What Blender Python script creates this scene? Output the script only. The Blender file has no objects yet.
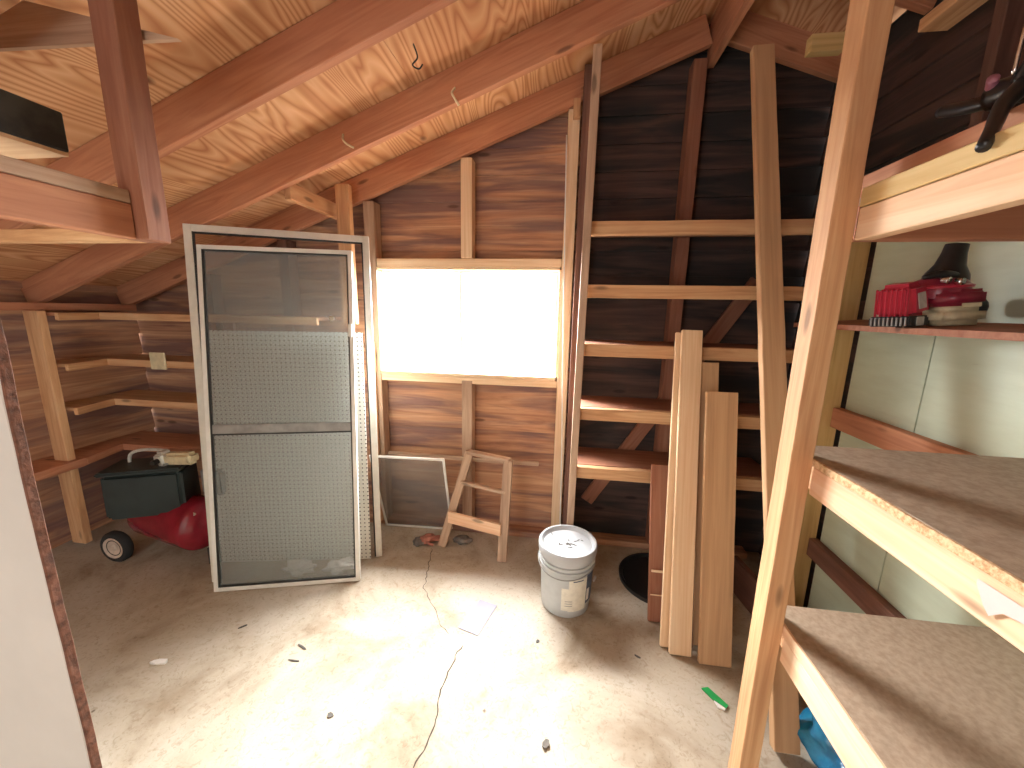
import bpy, bmesh, math, random
from mathutils import Vector, Matrix, noise
random.seed(7)
SC = bpy.context.scene
COL = SC.collection

# ---------------------------------------------------------------- camera
p_, r_, y_ = 0.1892, 0.0199, 0.1329
F = Vector((-math.sin(y_)*math.cos(p_), math.cos(y_)*math.cos(p_), -math.sin(p_)))
Rt = Vector((math.cos(y_), math.sin(y_), 0)); Up = Rt.cross(F)
R2 = math.cos(r_)*Rt + math.sin(r_)*Up; U2 = -math.sin(r_)*Rt + math.cos(r_)*Up
cd = bpy.data.cameras.new('camera'); cam = bpy.data.objects.new('camera', cd); COL.objects.link(cam)
M = Matrix((R2, U2, -F)).transposed().to_4x4(); M.translation = (0, 0, 1.55)
cam.matrix_world = M
cd.sensor_fit = 'HORIZONTAL'; cd.sensor_width = 36; cd.lens = 380/1024*36; cd.clip_start = .02
SC.camera = cam

# ---------------------------------------------------------------- light
W = bpy.data.worlds.new('world'); SC.world = W; W.use_nodes = True
W.node_tree.nodes['Background'].inputs['Color'].default_value = (1.0, 1.0, 1.0, 1)
W.node_tree.nodes['Background'].inputs['Strength'].default_value = 2.2
def area(name, loc, target, sx, sy, power, color):
    l = bpy.data.lights.new(name, 'AREA'); l.shape = 'RECTANGLE'; l.size = sx; l.size_y = sy
    l.energy = power; l.color = color
    o = bpy.data.objects.new(name, l); COL.objects.link(o); o.location = loc
    o.rotation_euler = (Vector(target)-Vector(loc)).to_track_quat('-Z', 'Y').to_euler()
    return o
area('window_daylight', (-0.75, 3.30, 2.05), (-0.60, 0.8, 0.3), 2.0, 1.3, 880, (1.0, 0.985, 0.96))
area('doorway_daylight', (-1.2, -1.75, 1.25), (-0.5, 1.2, 1.0), 1.0, 1.9, 11, (1.0, 0.96, 0.90))
SC.view_settings.view_transform = 'Standard'; SC.view_settings.look = 'None'
SC.view_settings.gamma = 1; SC.view_settings.use_curve_mapping = False
SC.view_settings.exposure = 0.62

# ---------------------------------------------------------------- materials
def new_mat(name):
    m = bpy.data.materials.new(name); m.use_nodes = True
    nt = m.node_tree; return m, nt, nt.nodes, nt.links, nt.nodes['Principled BSDF']
def N(ns, t, **k):
    n = ns.new(t)
    for a, b in k.items():
        if a in n.inputs: n.inputs[a].default_value = b
        else: setattr(n, a, b)
    return n
def ramp(ns, stops):
    n = ns.new('ShaderNodeValToRGB'); e = n.color_ramp.elements
    e[0].position, e[0].color = stops[0][0], (*stops[0][1], 1)
    e[1].position, e[1].color = stops[-1][0], (*stops[-1][1], 1)
    for p, c in stops[1:-1]:
        x = e.new(p); x.color = (*c, 1)
    return n
def mix(ns, ls, blend, fac, a, b):
    n = ns.new('ShaderNodeMix'); n.data_type = 'RGBA'; n.blend_type = blend
    for v, s in ((fac, n.inputs[0]), (a, n.inputs[6]), (b, n.inputs[7])):
        if hasattr(v, 'is_output'): ls.new(v, s)
        elif isinstance(v, (int, float)): s.default_value = v
        else: s.default_value = (*v, 1)
    return n.outputs[2]
def wood(name, dark, mid, light, scale=(1.3, 22, 22), stain=None, stain_amt=0.5, knots=True, rough=.75, stainscale=(.9, 5, 5), bump=.25, stain_lo=.45, stain_hi=.62):
    m, nt, ns, ls, b = new_mat(name)
    tc = ns.new('ShaderNodeTexCoord'); oi = ns.new('ShaderNodeObjectInfo')
    off = N(ns, 'ShaderNodeVectorMath', operation='SCALE'); off.inputs[0].default_value = (37, 53, 71)
    ls.new(oi.outputs['Random'], off.inputs[3])
    add = N(ns, 'ShaderNodeVectorMath', operation='ADD'); ls.new(tc.outputs['Object'], add.inputs[0]); ls.new(off.outputs[0], add.inputs[1])
    mp = ns.new('ShaderNodeMapping'); mp.inputs['Scale'].default_value = scale; ls.new(add.outputs[0], mp.inputs[0])
    n1 = N(ns, 'ShaderNodeTexNoise', Scale=1.0, Detail=5.0, Roughness=.6, Distortion=1.6); ls.new(mp.outputs[0], n1.inputs['Vector'])
    r = ramp(ns, [(.30, dark), (.48, mid), (.70, light)]); ls.new(n1.outputs['Fac'], r.inputs[0])
    col = r.outputs[0]
    mp2 = ns.new('ShaderNodeMapping'); mp2.inputs['Scale'].default_value = stainscale; ls.new(add.outputs[0], mp2.inputs[0])
    n2 = N(ns, 'ShaderNodeTexNoise', Scale=1.0, Detail=4.0, Roughness=.55, Distortion=.8); ls.new(mp2.outputs[0], n2.inputs['Vector'])
    if stain:
        r2 = ramp(ns, [(stain_lo, (0, 0, 0)), (stain_hi, (1, 1, 1))]); ls.new(n2.outputs['Fac'], r2.inputs[0])
        f = N(ns, 'ShaderNodeMath', operation='MULTIPLY'); ls.new(r2.outputs[0], f.inputs[0]); f.inputs[1].default_value = stain_amt
        col = mix(ns, ls, 'MIX', f.outputs[0], col, stain)
    if knots:
        mp3 = ns.new('ShaderNodeMapping'); mp3.inputs['Scale'].default_value = (2.6, 9, 9); ls.new(add.outputs[0], mp3.inputs[0])
        v = N(ns, 'ShaderNodeTexVoronoi', Scale=1.0); v.inputs['Randomness'].default_value = 1; ls.new(mp3.outputs[0], v.inputs['Vector'])
        rk = ramp(ns, [(.07, (1, 1, 1)), (.13, (0, 0, 0))]); ls.new(v.outputs['Distance'], rk.inputs[0])
        fk = N(ns, 'ShaderNodeMath', operation='MULTIPLY'); ls.new(rk.outputs[0], fk.inputs[0]); fk.inputs[1].default_value = .75
        col = mix(ns, ls, 'MIX', fk.outputs[0], col, tuple(c*.35 for c in dark))
    ls.new(col, b.inputs['Base Color']); b.inputs['Roughness'].default_value = rough
    bp = N(ns, 'ShaderNodeBump', Strength=bump, Distance=.004); ls.new(n1.outputs['Fac'], bp.inputs['Height']); ls.new(bp.outputs[0], b.inputs['Normal'])
    return m
def plain(name, c, rough=.5, metal=0, var=.12, nscale=14, spec=.5, c2=None, bump=0):
    m, nt, ns, ls, b = new_mat(name)
    tc = ns.new('ShaderNodeTexCoord')
    n1 = N(ns, 'ShaderNodeTexNoise', Scale=nscale, Detail=5.0, Roughness=.6); ls.new(tc.outputs['Object'], n1.inputs['Vector'])
    c2 = c2 or tuple(x*(1-var*2) for x in c)
    r = ramp(ns, [(.35, c2), (.6, c)]); ls.new(n1.outputs['Fac'], r.inputs[0])
    ls.new(r.outputs[0], b.inputs['Base Color'])
    b.inputs['Roughness'].default_value = rough; b.inputs['Metallic'].default_value = metal
    b.inputs['Specular IOR Level'].default_value = spec
    if bump:
        bp = N(ns, 'ShaderNodeBump', Strength=bump, Distance=.004); ls.new(n1.outputs['Fac'], bp.inputs['Height']); ls.new(bp.outputs[0], b.inputs['Normal'])
    return m

pine = wood('pine', (.50, .26, .12), (.63, .36, .18), (.75, .49, .27), stain=(.42, .18, .09), stain_amt=.35)
rafter_pine = wood('rafter_pine', (.42, .17, .09), (.52, .23, .125), (.62, .31, .17), stain=(.33, .12, .065), stain_amt=.4)
pale_pine = wood('pale_pine', (.70, .46, .26), (.80, .56, .34), (.88, .68, .46), scale=(.8, 26, 26), knots=False, bump=.1)
tan_board = wood('tan_board', (.47, .28, .145), (.56, .34, .18), (.64, .41, .23), scale=(.7, 20, 20), knots=False, bump=.1)
yellow_pine = wood('yellow_pine', (.50, .34, .13), (.62, .43, .18), (.70, .52, .25), stain=(.40, .24, .08), stain_amt=.3)
grey_pine = wood('grey_pine', (.36, .23, .15), (.50, .34, .23), (.60, .44, .31), stain=(.30, .17, .11), stain_amt=.4)
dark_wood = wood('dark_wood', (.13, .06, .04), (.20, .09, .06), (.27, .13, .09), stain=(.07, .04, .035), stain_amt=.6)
red_board = wood('red_board', (.26, .10, .05), (.34, .14, .08), (.42, .20, .12), stain=(.20, .08, .05))
siding_mat = wood('siding', (.32, .15, .09), (.52, .27, .15), (.68, .42, .25), scale=(.9, 15, 15), stain=(.16, .09, .095), stain_amt=.75, knots=True,
                  stainscale=(1.0, 9, 9), bump=.5, rough=.85, stain_lo=.43, stain_hi=.60)
dark_siding_mat = wood('dark_siding', (.05, .03, .028), (.085, .05, .042), (.13, .075, .06), scale=(.9, 15, 15), stain=(.022, .024, .024), stain_amt=.85, stainscale=(1.0, 7, 7), bump=.5, rough=.85, stain_lo=.43, stain_hi=.58)
fresh_pine = wood('fresh_pine', (.72, .43, .25), (.84, .56, .35), (.92, .70, .49), scale=(1.0, 18, 18), stain=(.72, .34, .20), stain_amt=.5)

def plywood():
    m, nt, ns, ls, b = new_mat('roof_plywood')
    tc = ns.new('ShaderNodeTexCoord')
    mp = ns.new('ShaderNodeMapping'); mp.inputs['Scale'].default_value = (1.0, .17, 1); ls.new(tc.outputs['Object'], mp.inputs[0])
    # cathedral grain: contour lines of a stretched noise field
    n0 = N(ns, 'ShaderNodeTexNoise', Scale=2.6, Detail=2.5, Roughness=.5, Distortion=.6); ls.new(mp.outputs[0], n0.inputs['Vector'])
    mu = N(ns, 'ShaderNodeMath', operation='MULTIPLY'); ls.new(n0.outputs['Fac'], mu.inputs[0]); mu.inputs[1].default_value = 34
    fr = N(ns, 'ShaderNodeMath', operation='PINGPONG'); ls.new(mu.outputs[0], fr.inputs[0]); fr.inputs[1].default_value = .5
    r = ramp(ns, [(.02, (.55, .265, .125)), (.22, (.72, .42, .22)), (.5, (.82, .54, .32))]); ls.new(fr.outputs[0], r.inputs[0])
    n2 = N(ns, 'ShaderNodeTexNoise', Scale=1.7, Detail=3.0); ls.new(tc.outputs['Object'], n2.inputs['Vector'])
    r2 = ramp(ns, [(.4, (.74, .60, .52)), (.62, (1, 1, 1))]); ls.new(n2.outputs['Fac'], r2.inputs[0])
    col = mix(ns, ls, 'MULTIPLY', .8, r.outputs[0], r2.outputs[0])
    v = N(ns, 'ShaderNodeTexVoronoi', Scale=1.0); mp3 = ns.new('ShaderNodeMapping'); mp3.inputs['Scale'].default_value = (3.2, 2.0, 1); ls.new(tc.outputs['Object'], mp3.inputs[0]); ls.new(mp3.outputs[0], v.inputs['Vector'])
    rk = ramp(ns, [(.03, (1, 1, 1)), (.08, (0, 0, 0))]); ls.new(v.outputs['Distance'], rk.inputs[0])
    col = mix(ns, ls, 'MIX', rk.outputs[0], col, (.16, .06, .03))
    ls.new(col, b.inputs['Base Color']); b.inputs['Roughness'].default_value = .8
    return m
ply_mat = plywood()

def concrete():
    m, nt, ns, ls, b = new_mat('concrete')
    tc = ns.new('ShaderNodeTexCoord')
    n1 = N(ns, 'ShaderNodeTexNoise', Scale=2.2, Detail=8.0, Roughness=.62, Distortion=.5); ls.new(tc.outputs['Object'], n1.inputs['Vector'])
    r = ramp(ns, [(.33, (.30, .23, .155)), (.47, (.45, .385, .295)), (.62, (.54, .49, .405))]); ls.new(n1.outputs['Fac'], r.inputs[0])
    n2 = N(ns, 'ShaderNodeTexNoise', Scale=38.0, Detail=6.0, Roughness=.7, Distortion=1.5); ls.new(tc.outputs['Object'], n2.inputs['Vector'])
    r2 = ramp(ns, [(.36, (.62, .55, .46)), (.47, (1, 1, 1))]); ls.new(n2.outputs['Fac'], r2.inputs[0])
    col = mix(ns, ls, 'MULTIPLY', .55, r.outputs[0], r2.outputs[0])
    n3 = N(ns, 'ShaderNodeTexNoise', Scale=7.0, Detail=3.0, Roughness=.5, Distortion=2.5); ls.new(tc.outputs['Object'], n3.inputs['Vector'])
    r3 = ramp(ns, [(.66, (0, 0, 0)), (.76, (1, 1, 1))]); ls.new(n3.outputs['Fac'], r3.inputs[0])
    f = N(ns, 'ShaderNodeMath', operation='MULTIPLY'); ls.new(r3.outputs[0], f.inputs[0]); f.inputs[1].default_value = .45
    col = mix(ns, ls, 'MIX', f.outputs[0], col, (.30, .20, .12))
    v = N(ns, 'ShaderNodeTexVoronoi', Scale=5.5); v.inputs['Randomness'].default_value = 1; ls.new(tc.outputs['Object'], v.inputs['Vector'])
    n4 = N(ns, 'ShaderNodeTexNoise', Scale=60.0, Detail=2.0); ls.new(tc.outputs['Object'], n4.inputs['Vector'])
    ad = N(ns, 'ShaderNodeMath', operation='MULTIPLY'); ls.new(v.outputs['Distance'], ad.inputs[0]); ls.new(n4.outputs['Fac'], ad.inputs[1])
    rv = ramp(ns, [(.012, (.85, .85, .85)), (.022, (0, 0, 0))]); ls.new(ad.outputs[0], rv.inputs[0])
    col = mix(ns, ls, 'MIX', rv.outputs[0], col, (.13, .09, .06))
    ls.new(col, b.inputs['Base Color']); b.inputs['Roughness'].default_value = .8
    bp = N(ns, 'ShaderNodeBump', Strength=.3, Distance=.004); ls.new(n2.outputs['Fac'], bp.inputs['Height']); ls.new(bp.outputs[0], b.inputs['Normal'])
    return m
conc_mat = concrete()

def sage():
    m, nt, ns, ls, b = new_mat('sage_paint')
    tc = ns.new('ShaderNodeTexCoord')
    mp = ns.new('ShaderNodeMapping'); mp.inputs['Scale'].default_value = (1, 3.0, 16); ls.new(tc.outputs['Object'], mp.inputs[0])
    n1 = N(ns, 'ShaderNodeTexNoise', Scale=1.6, Detail=6.0, Roughness=.6); ls.new(mp.outputs[0], n1.inputs['Vector'])
    r = ramp(ns, [(.24, (.20, .20, .15)), (.30, (.54, .63, .49)), (.6, (.60, .70, .56))]); ls.new(n1.outputs['Fac'], r.inputs[0])
    ls.new(r.outputs[0], b.inputs['Base Color']); b.inputs['Roughness'].default_value = .45
    bp = N(ns, 'ShaderNodeBump', Strength=.2, Distance=.003); ls.new(n1.outputs['Fac'], bp.inputs['Height']); ls.new(bp.outputs[0], b.inputs['Normal'])
    return m
sage_mat = sage()

def holes(name, base, hole, pitch, rad, axis='XZ'):
    m, nt, ns, ls, b = new_mat(name)
    tc = ns.new('ShaderNodeTexCoord'); sp = ns.new('ShaderNodeSeparateXYZ'); ls.new(tc.outputs['Object'], sp.inputs[0])
    sq = []
    for a in axis:
        d = N(ns, 'ShaderNodeMath', operation='DIVIDE'); ls.new(sp.outputs[a], d.inputs[0]); d.inputs[1].default_value = pitch
        w = N(ns, 'ShaderNodeMath', operation='FRACT'); ls.new(d.outputs[0], w.inputs[0])
        s = N(ns, 'ShaderNodeMath', operation='SUBTRACT'); ls.new(w.outputs[0], s.inputs[0]); s.inputs[1].default_value = .5
        q = N(ns, 'ShaderNodeMath', operation='POWER'); ls.new(s.outputs[0], q.inputs[0]); q.inputs[1].default_value = 2; sq.append(q)
    ad = N(ns, 'ShaderNodeMath', operation='ADD'); ls.new(sq[0].outputs[0], ad.inputs[0]); ls.new(sq[1].outputs[0], ad.inputs[1])
    lt = N(ns, 'ShaderNodeMath', operation='LESS_THAN'); ls.new(ad.outputs[0], lt.inputs[0]); lt.inputs[1].default_value = rad*rad
    ls.new(mix(ns, ls, 'MIX', lt.outputs[0], base, hole), b.inputs['Base Color']); b.inputs['Roughness'].default_value = .55
    return m
peg_mat = holes('pegboard', (.88, .88, .80), (.05, .05, .045), .0254, .15)

def mesh_screen(name, c, alpha):
    m, nt, ns, ls, b = new_mat(name)
    b.inputs['Base Color'].default_value = (*c, 1); b.inputs['Roughness'].default_value = .45; b.inputs['Metallic'].default_value = .3
    b.inputs['Alpha'].default_value = alpha
    return m
screen_mat = mesh_screen('fly_screen', (.32, .36, .36), .42)
thin_screen = mesh_screen('thin_fly_screen', (.30, .30, .29), .35)
def glass():
    m, nt, ns, ls, b = new_mat('window_glass')
    b.inputs['Base Color'].default_value = (1, 1, 1, 1); b.inputs['Roughness'].default_value = .05; b.inputs['Alpha'].default_value = .08
    return m
glass_mat = glass()

alu = plain('white_metal', (.78, .77, .70), .4, 0, .05)
alu_in = plain('white_enamel', (.86, .86, .82), .35, 0, .04)
black_gasket = plain('black_rubber', (.03, .03, .03), .7)
deck_mat = plain('chipboard_top', (.46, .35, .25), .8, 0, .2, 60, c2=(.36, .26, .18), bump=.3)
osb_mat = plain('chipboard_edge', (.80, .55, .32), .85, 0, .3, 120, c2=(.48, .27, .12), bump=.8)
bucket_mat = plain('grey_plastic', (.50, .53, .54), .4, 0, .05)
lid_mat = plain('lid_plastic', (.47, .49, .51), .4, 0, .03)
label_mat = plain('paper_label', (.78, .76, .66), .6, 0, .06, 40)
navy_mat = plain('navy_label', (.06, .09, .16), .5, 0, .2, 30)
dirt_mat = plain('dark_residue', (.12, .11, .10), .8, 0, .2, 40)
black_mat = plain('black_plastic', (.015, .016, .017), .32, 0, .1)
dkgreen_mat = plain('dark_green_plastic', (.022, .034, .033), .42, 0, .2, 5)
red_mat = plain('red_plastic', (.50, .03, .06), .28, 0, .1)
dkred_mat = plain('dark_red_plastic', (.26, .02, .045), .3, 0, .1)
tankred = plain('red_enamel', (.27, .014, .03), .22, 0, .1)
cream_mat = plain('cream_plastic', (.72, .64, .42), .45, 0, .12, 20)
silver_mat = plain('silver_label', (.62, .62, .56), .4, .2, .1, 30)
chrome_mat = plain('chrome', (.7, .7, .72), .2, 1, .05)
grey_mat = plain('grey_metal', (.33, .33, .32), .5, .2, .15)
hub_mat = plain('wheel_hub', (.62, .50, .40), .5, 0, .15)
tyre_mat = plain('tyre', (.02, .02, .02), .8)
paper_mat = plain('paper', (.33, .33, .40), .7, 0, .03)
white_mat = plain('white_scrap', (.85, .83, .80), .6, 0, .05)
green_mat = plain('green_plastic', (.02, .36, .09), .4, 0, .1)
blue_mat = plain('blue_plastic_film', (.02, .26, .46), .25, 0, .4, 9, c2=(.01, .10, .22))
crack_mat = plain('crack_dark', (.07, .055, .04), .95)
panel_mat = plain('painted_panel', (.62, .59, .53), .6, 0, .04, 3)
rough_edge = plain('rough_brown_edge', (.20, .085, .05), .9, 0, .3, 45, bump=1.0)
blackwood = plain('blackened_wood', (.018, .02, .018), .6, 0, .4, 16, c2=(.05, .05, .04), bump=.4)
glove_red = plain('faded_red_leather', (.50, .20, .14), .8, 0, .2, 20)
glove_grey = plain('dirty_grey_fabric', (.20, .18, .16), .85, 0, .2, 20)
pink_mat = plain('pink_cap', (.45, .18, .24), .35)
cream_wire = plain('cream_wire', (.80, .70, .48), .4)
putty = plain('white_putty', (.62, .57, .54), .7, 0, .03)

# ---------------------------------------------------------------- helpers
def link(name, me, mat, parent=None):
    o = bpy.data.objects.new(name, me); COL.objects.link(o)
    if mat is not None:
        for m in (mat if isinstance(mat, (list, tuple)) else [mat]): me.materials.append(m)
    if parent is not None:
        o.parent = parent; o.matrix_parent_inverse = world_of(parent).inverted()
    return o
def world_of(o):
    m = o.matrix_basis.copy()
    if o.parent is not None: m = world_of(o.parent) @ o.matrix_parent_inverse @ m
    return m
def place(o, mat):
    # put o at world matrix mat
    if o.parent is not None:
        o.matrix_basis = mat
    else: o.matrix_world = mat
def tag(o, label=None, cat=None, group=None, kind=None):
    for k, v in (('label', label), ('category', cat), ('group', group), ('kind', kind)):
        if v: o[k] = v
    return o
def empty(name, loc, label=None, cat=None, group=None):
    o = bpy.data.objects.new(name, None); COL.objects.link(o); o.location = loc; o.empty_display_size = .05
    return tag(o, label, cat, group)
def beam(name, a, b, w, t, mat, parent=None, up=(0, 0, 1), bev=.0025, wob=0):
    """solid stick from a to b; w across (local Y), t along 'up' (local Z); grain runs along local X"""
    a = Vector(a); b = Vector(b); L = (b-a).length; x = (b-a).normalized(); u = Vector(up)
    z = (u - x*u.dot(x)).normalized(); y = z.cross(x)
    bm = bmesh.new(); bmesh.ops.create_cube(bm, size=1)
    for v in bm.verts: v.co = Vector((v.co.x*L, v.co.y*w, v.co.z*t))
    if bev: bmesh.ops.bevel(bm, geom=bm.edges[:], offset=min(bev, w*.25, t*.25), segments=1, affect='EDGES')
    if wob:
        n = max(2, int(L/.045))
        es = [e for e in bm.edges if abs(e.verts[0].co.x-e.verts[1].co.x) > L*.8]
        bmesh.ops.subdivide_edges(bm, edges=es, cuts=n, use_grid_fill=True)
        for v in bm.verts:
            q = Vector((v.co.x*9, v.co.y*3, v.co.z*3)) + a*5
            v.co.y += wob*noise.noise(q)*1.2; v.co.z += wob*noise.noise(q+Vector((9, 9, 9)))
    me = bpy.data.meshes.new(name); bm.to_mesh(me); bm.free()
    o = link(name, me, mat, parent)
    m = Matrix((x, y, z)).transposed().to_4x4(); m.translation = (a+b)/2
    place(o, m); return o
def box(name, x0, x1, y0, y1, z0, z1, mat, parent=None, bev=.0025, wob=0, grain=None):
    d = (x1-x0, y1-y0, z1-z0); g = grain if grain is not None else d.index(max(d)); c = ((x0+x1)/2, (y0+y1)/2, (z0+z1)/2)
    a = list(c); b = list(c); a[g] -= d[g]/2; b[g] += d[g]/2
    if g == 0: return beam(name, a, b, d[1], d[2], mat, parent, (0, 0, 1), bev, wob)
    if g == 1: return beam(name, a, b, d[0], d[2], mat, parent, (0, 0, 1), bev, wob)
    return beam(name, a, b, d[0], d[1], mat, parent, (0, 1, 0), bev, wob)
def from_bm(name, bm, mat, parent=None, smooth=False, world=None):
    bmesh.ops.recalc_face_normals(bm, faces=bm.faces[:])
    if smooth:
        for f in bm.faces: f.smooth = True
    me = bpy.data.meshes.new(name); bm.to_mesh(me); bm.free()
    o = link(name, me, mat, parent)
    if world is not None: place(o, world)
    return o
def prism(name, pts, ext, mat, parent=None, bev=0):
    """closed polygon (3-D points) extruded by vector ext"""
    bm = bmesh.new(); e = Vector(ext); c = sum((Vector(p) for p in pts), Vector())/len(pts)
    A = [bm.verts.new(Vector(p)-c) for p in pts]; B = [bm.verts.new(Vector(p)+e-c) for p in pts]
    bm.faces.new(A[::-1]); bm.faces.new(B)
    for i in range(len(pts)):
        j = (i+1) % len(pts); bm.faces.new((A[i], A[j], B[j], B[i]))
    if bev: bmesh.ops.bevel(bm, geom=bm.edges[:], offset=bev, segments=2, affect='EDGES')
    return from_bm(name, bm, mat, parent, world=Matrix.Translation(c))
def lathe_bm(prof, seg=40, bm=None, mat=Matrix(), idx=0):
    bm = bm or bmesh.new(); rings = []
    for r, z in prof:
        if r < 1e-5: rings.append([bm.verts.new(mat @ Vector((0, 0, z)))])
        else: rings.append([bm.verts.new(mat @ Vector((r*math.cos(2*math.pi*i/seg), r*math.sin(2*math.pi*i/seg), z))) for i in range(seg)])
    for A, B in zip(rings, rings[1:]):
        for i in range(seg):
            j = (i+1) % seg
            if len(A) == 1 and len(B) == 1: continue
            if len(A) == 1: f = bm.faces.new((A[0], B[i], B[j]))
            elif len(B) == 1: f = bm.faces.new((A[i], A[j], B[0]))
            else: f = bm.faces.new((A[i], A[j], B[j], B[i]))
            f.material_index = idx
    return bm
def lathe(name, prof, mat, parent=None, world=Matrix(), seg=40, smooth=True):
    o = from_bm(name, lathe_bm(prof, seg), mat, parent, smooth, world)
    if smooth:
        mod = o.modifiers.new('edges', 'EDGE_SPLIT'); mod.split_angle = math.radians(40)
    return o
def tube(name, pts, r, mat, parent=None, seg=10, radii=None):
    P = [Vector(p) for p in pts]; c = sum(P, Vector())/len(P); P = [p-c for p in P]
    # smooth with catmull-rom
    Q = []; RR = []
    rad = radii or [r]*len(P)
    for i in range(len(P)-1):
        p0 = P[max(i-1, 0)]; p1 = P[i]; p2 = P[i+1]; p3 = P[min(i+2, len(P)-1)]
        for k in range(6):
            t = k/6
            Q.append(.5*((2*p1)+(-p0+p2)*t+(2*p0-5*p1+4*p2-p3)*t*t+(-p0+3*p1-3*p2+p3)*t**3)); RR.append(rad[i]*(1-t)+rad[i+1]*t)
    Q.append(P[-1]); RR.append(rad[-1])
    bm = bmesh.new(); rings = []; n = None
    for i, q in enumerate(Q):
        d = (Q[min(i+1, len(Q)-1)]-Q[max(i-1, 0)]).normalized()
        if n is None:
            n = d.orthogonal().normalized()
        n = (n-d*n.dot(d)).normalized(); bn = d.cross(n)
        rings.append([bm.verts.new(q+RR[i]*(math.cos(2*math.pi*k/seg)*n+math.sin(2*math.pi*k/seg)*bn)) for k in range(seg)])
    for A, B in zip(rings, rings[1:]):
        for i in range(seg):
            j = (i+1) % seg; bm.faces.new((A[i], A[j], B[j], B[i]))
    bm.faces.new(rings[0][::-1]); bm.faces.new(rings[-1])
    return from_bm(name, bm, mat, parent, True, Matrix.Translation(c))
def rbox_bm(sx, sy, sz, bev=.01, seg=3, taper=(1, 1)):
    bm = bmesh.new(); bmesh.ops.create_cube(bm, size=1)
    for v in bm.verts:
        k = (taper[0], taper[1]) if v.co.z > 0 else (1, 1)
        v.co = Vector((v.co.x*sx*k[0], v.co.y*sy*k[1], v.co.z*sz))
    bmesh.ops.bevel(bm, geom=bm.edges[:], offset=bev, segments=seg, affect='EDGES')
    return bm
def T(x, y, z): return Matrix.Translation((x, y, z))
def RX(a): return Matrix.Rotation(math.radians(a), 4, 'X')
def RY(a): return Matrix.Rotation(math.radians(a), 4, 'Y')
def RZ(a): return Matrix.Rotation(math.radians(a), 4, 'Z')

# ================================================================ SETTING
S = .367
ZB = 2.68                                   # rafter underside height at x = 0
XR = .72                                    # ridge
XL, XW, YB = -3.18, 1.25, 2.49              # left wall, right wall, siding of the window wall
def under(x): return ZB + S*x if x <= XR else ZB + S*(2*XR-x)
def roof(x): return under(x) + .156

def struct(o): o['kind'] = 'structure'; return o
fl = struct(box('floor', XL-.2, XW+.2, -1.9, YB+.15, -.12, 0, conc_mat, bev=0))
def sheet(name, pts, th, mat): return struct(prism(name, pts, th, mat))
# roof deck
cm = bmesh.new()
def slab(bm, x0, x1, y0, y1, th=.014):
    v = [bm.verts.new((x, y, roof(x)+dz)) for dz in (0, th) for (x, y) in ((x0, y0), (x1, y0), (x1, y1), (x0, y1))]
    for q in ((3, 2, 1, 0), (4, 5, 6, 7), (0, 1, 5, 4), (1, 2, 6, 5), (2, 3, 7, 6), (3, 0, 4, 7)): bm.faces.new([v[i] for i in q])
xs = [XL-.25, -1.96, -.74, XR]
for a, b in zip(xs, xs[1:]): slab(cm, a+.0015, b-.0015, -1.9, YB+.2)
slab(cm, XR+.001, 1.92, -1.9, YB+.2)
struct(from_bm('ceiling', cm, ply_mat))

# window wall: horizontal siding boards, lapped
WX0, WX1, WZ0, WZ1 = -1.265, -.045, 1.14, 1.80
def siding(name, mat, x0, x1, ymin, row=.148, hole=None, roofline=True, seed=1):
    bm = bmesh.new(); z = 0.0; k = 0; rnd = random.Random(seed)
    while z < 3.05:
        z1 = z+row+.006; segs = [(x0, x1, z, z1)]
        if hole:
            hx0, hx1, hz0, hz1 = hole
            if z < hz1 and z1 > hz0:
                segs = [(x0, hx0, z, z1), (hx1, x1, z, z1)]
                if z < hz0: segs.append((hx0, hx1, z, hz0))
                if z1 > hz1: segs.append((hx0, hx1, hz1, z1))
        for a, b, c, d in segs:
            if roofline:
                # trim to the roof triangle
                while a < b and roof(a) < c: a += .02
                while b > a and roof(b) < c: b -= .02
            if b-a < .03: continue
            o = rnd.uniform(-.003, .003)
            yb, yt = ymin+o, ymin+.016+o
            v = [bm.verts.new(p) for p in ((a, yb, c), (b, yb, c), (b, yt, d), (a, yt, d), (a, yb+.02, c), (b, yb+.02, c), (b, yt+.02, d), (a, yt+.02, d))]
            for q in ((0, 1, 2, 3), (7, 6, 5, 4), (0, 4, 5, 1), (1, 5, 6, 2), (2, 6, 7, 3), (3, 7, 4, 0)): bm.faces.new([v[i] for i in q])
        z += row; k += 1
    return bm
wb = siding('wb', None, XL-.05, .105, YB, hole=(WX0, WX1, WZ0, WZ1), seed=3)
nf = len(wb.faces)
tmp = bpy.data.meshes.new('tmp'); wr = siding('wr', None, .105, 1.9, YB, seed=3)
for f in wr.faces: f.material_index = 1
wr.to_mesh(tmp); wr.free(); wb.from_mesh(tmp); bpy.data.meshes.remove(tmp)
def backing(bm, x0, x1, z0, z1): addbox(bm, x0, x1, YB+.040, YB+.06, z0, z1)
def addbox(bm, x0, x1, y0, y1, z0, z1):
    v = [bm.verts.new((x, y, z)) for z in (z0, z1) for (x, y) in ((x0, y0), (x1, y0), (x1, y1), (x0, y1))]
    for q in ((3, 2, 1, 0), (4, 5, 6, 7), (0, 1, 5, 4), (1, 2, 6, 5), (2, 3, 7, 6), (3, 0, 4, 7)): bm.faces.new([v[i] for i in q])
backing(wb, XL-.1, WX0-.002, 0, 3.1); backing(wb, WX1+.002, 1.95, 0, 3.1); backing(wb, WX0-.002, WX1+.002, 0, WZ0-.002); backing(wb, WX0-.002, WX1+.002, WZ1+.002, 3.1)
struct(from_bm('wall_back', wb, [siding_mat, dark_siding_mat]))
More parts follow.
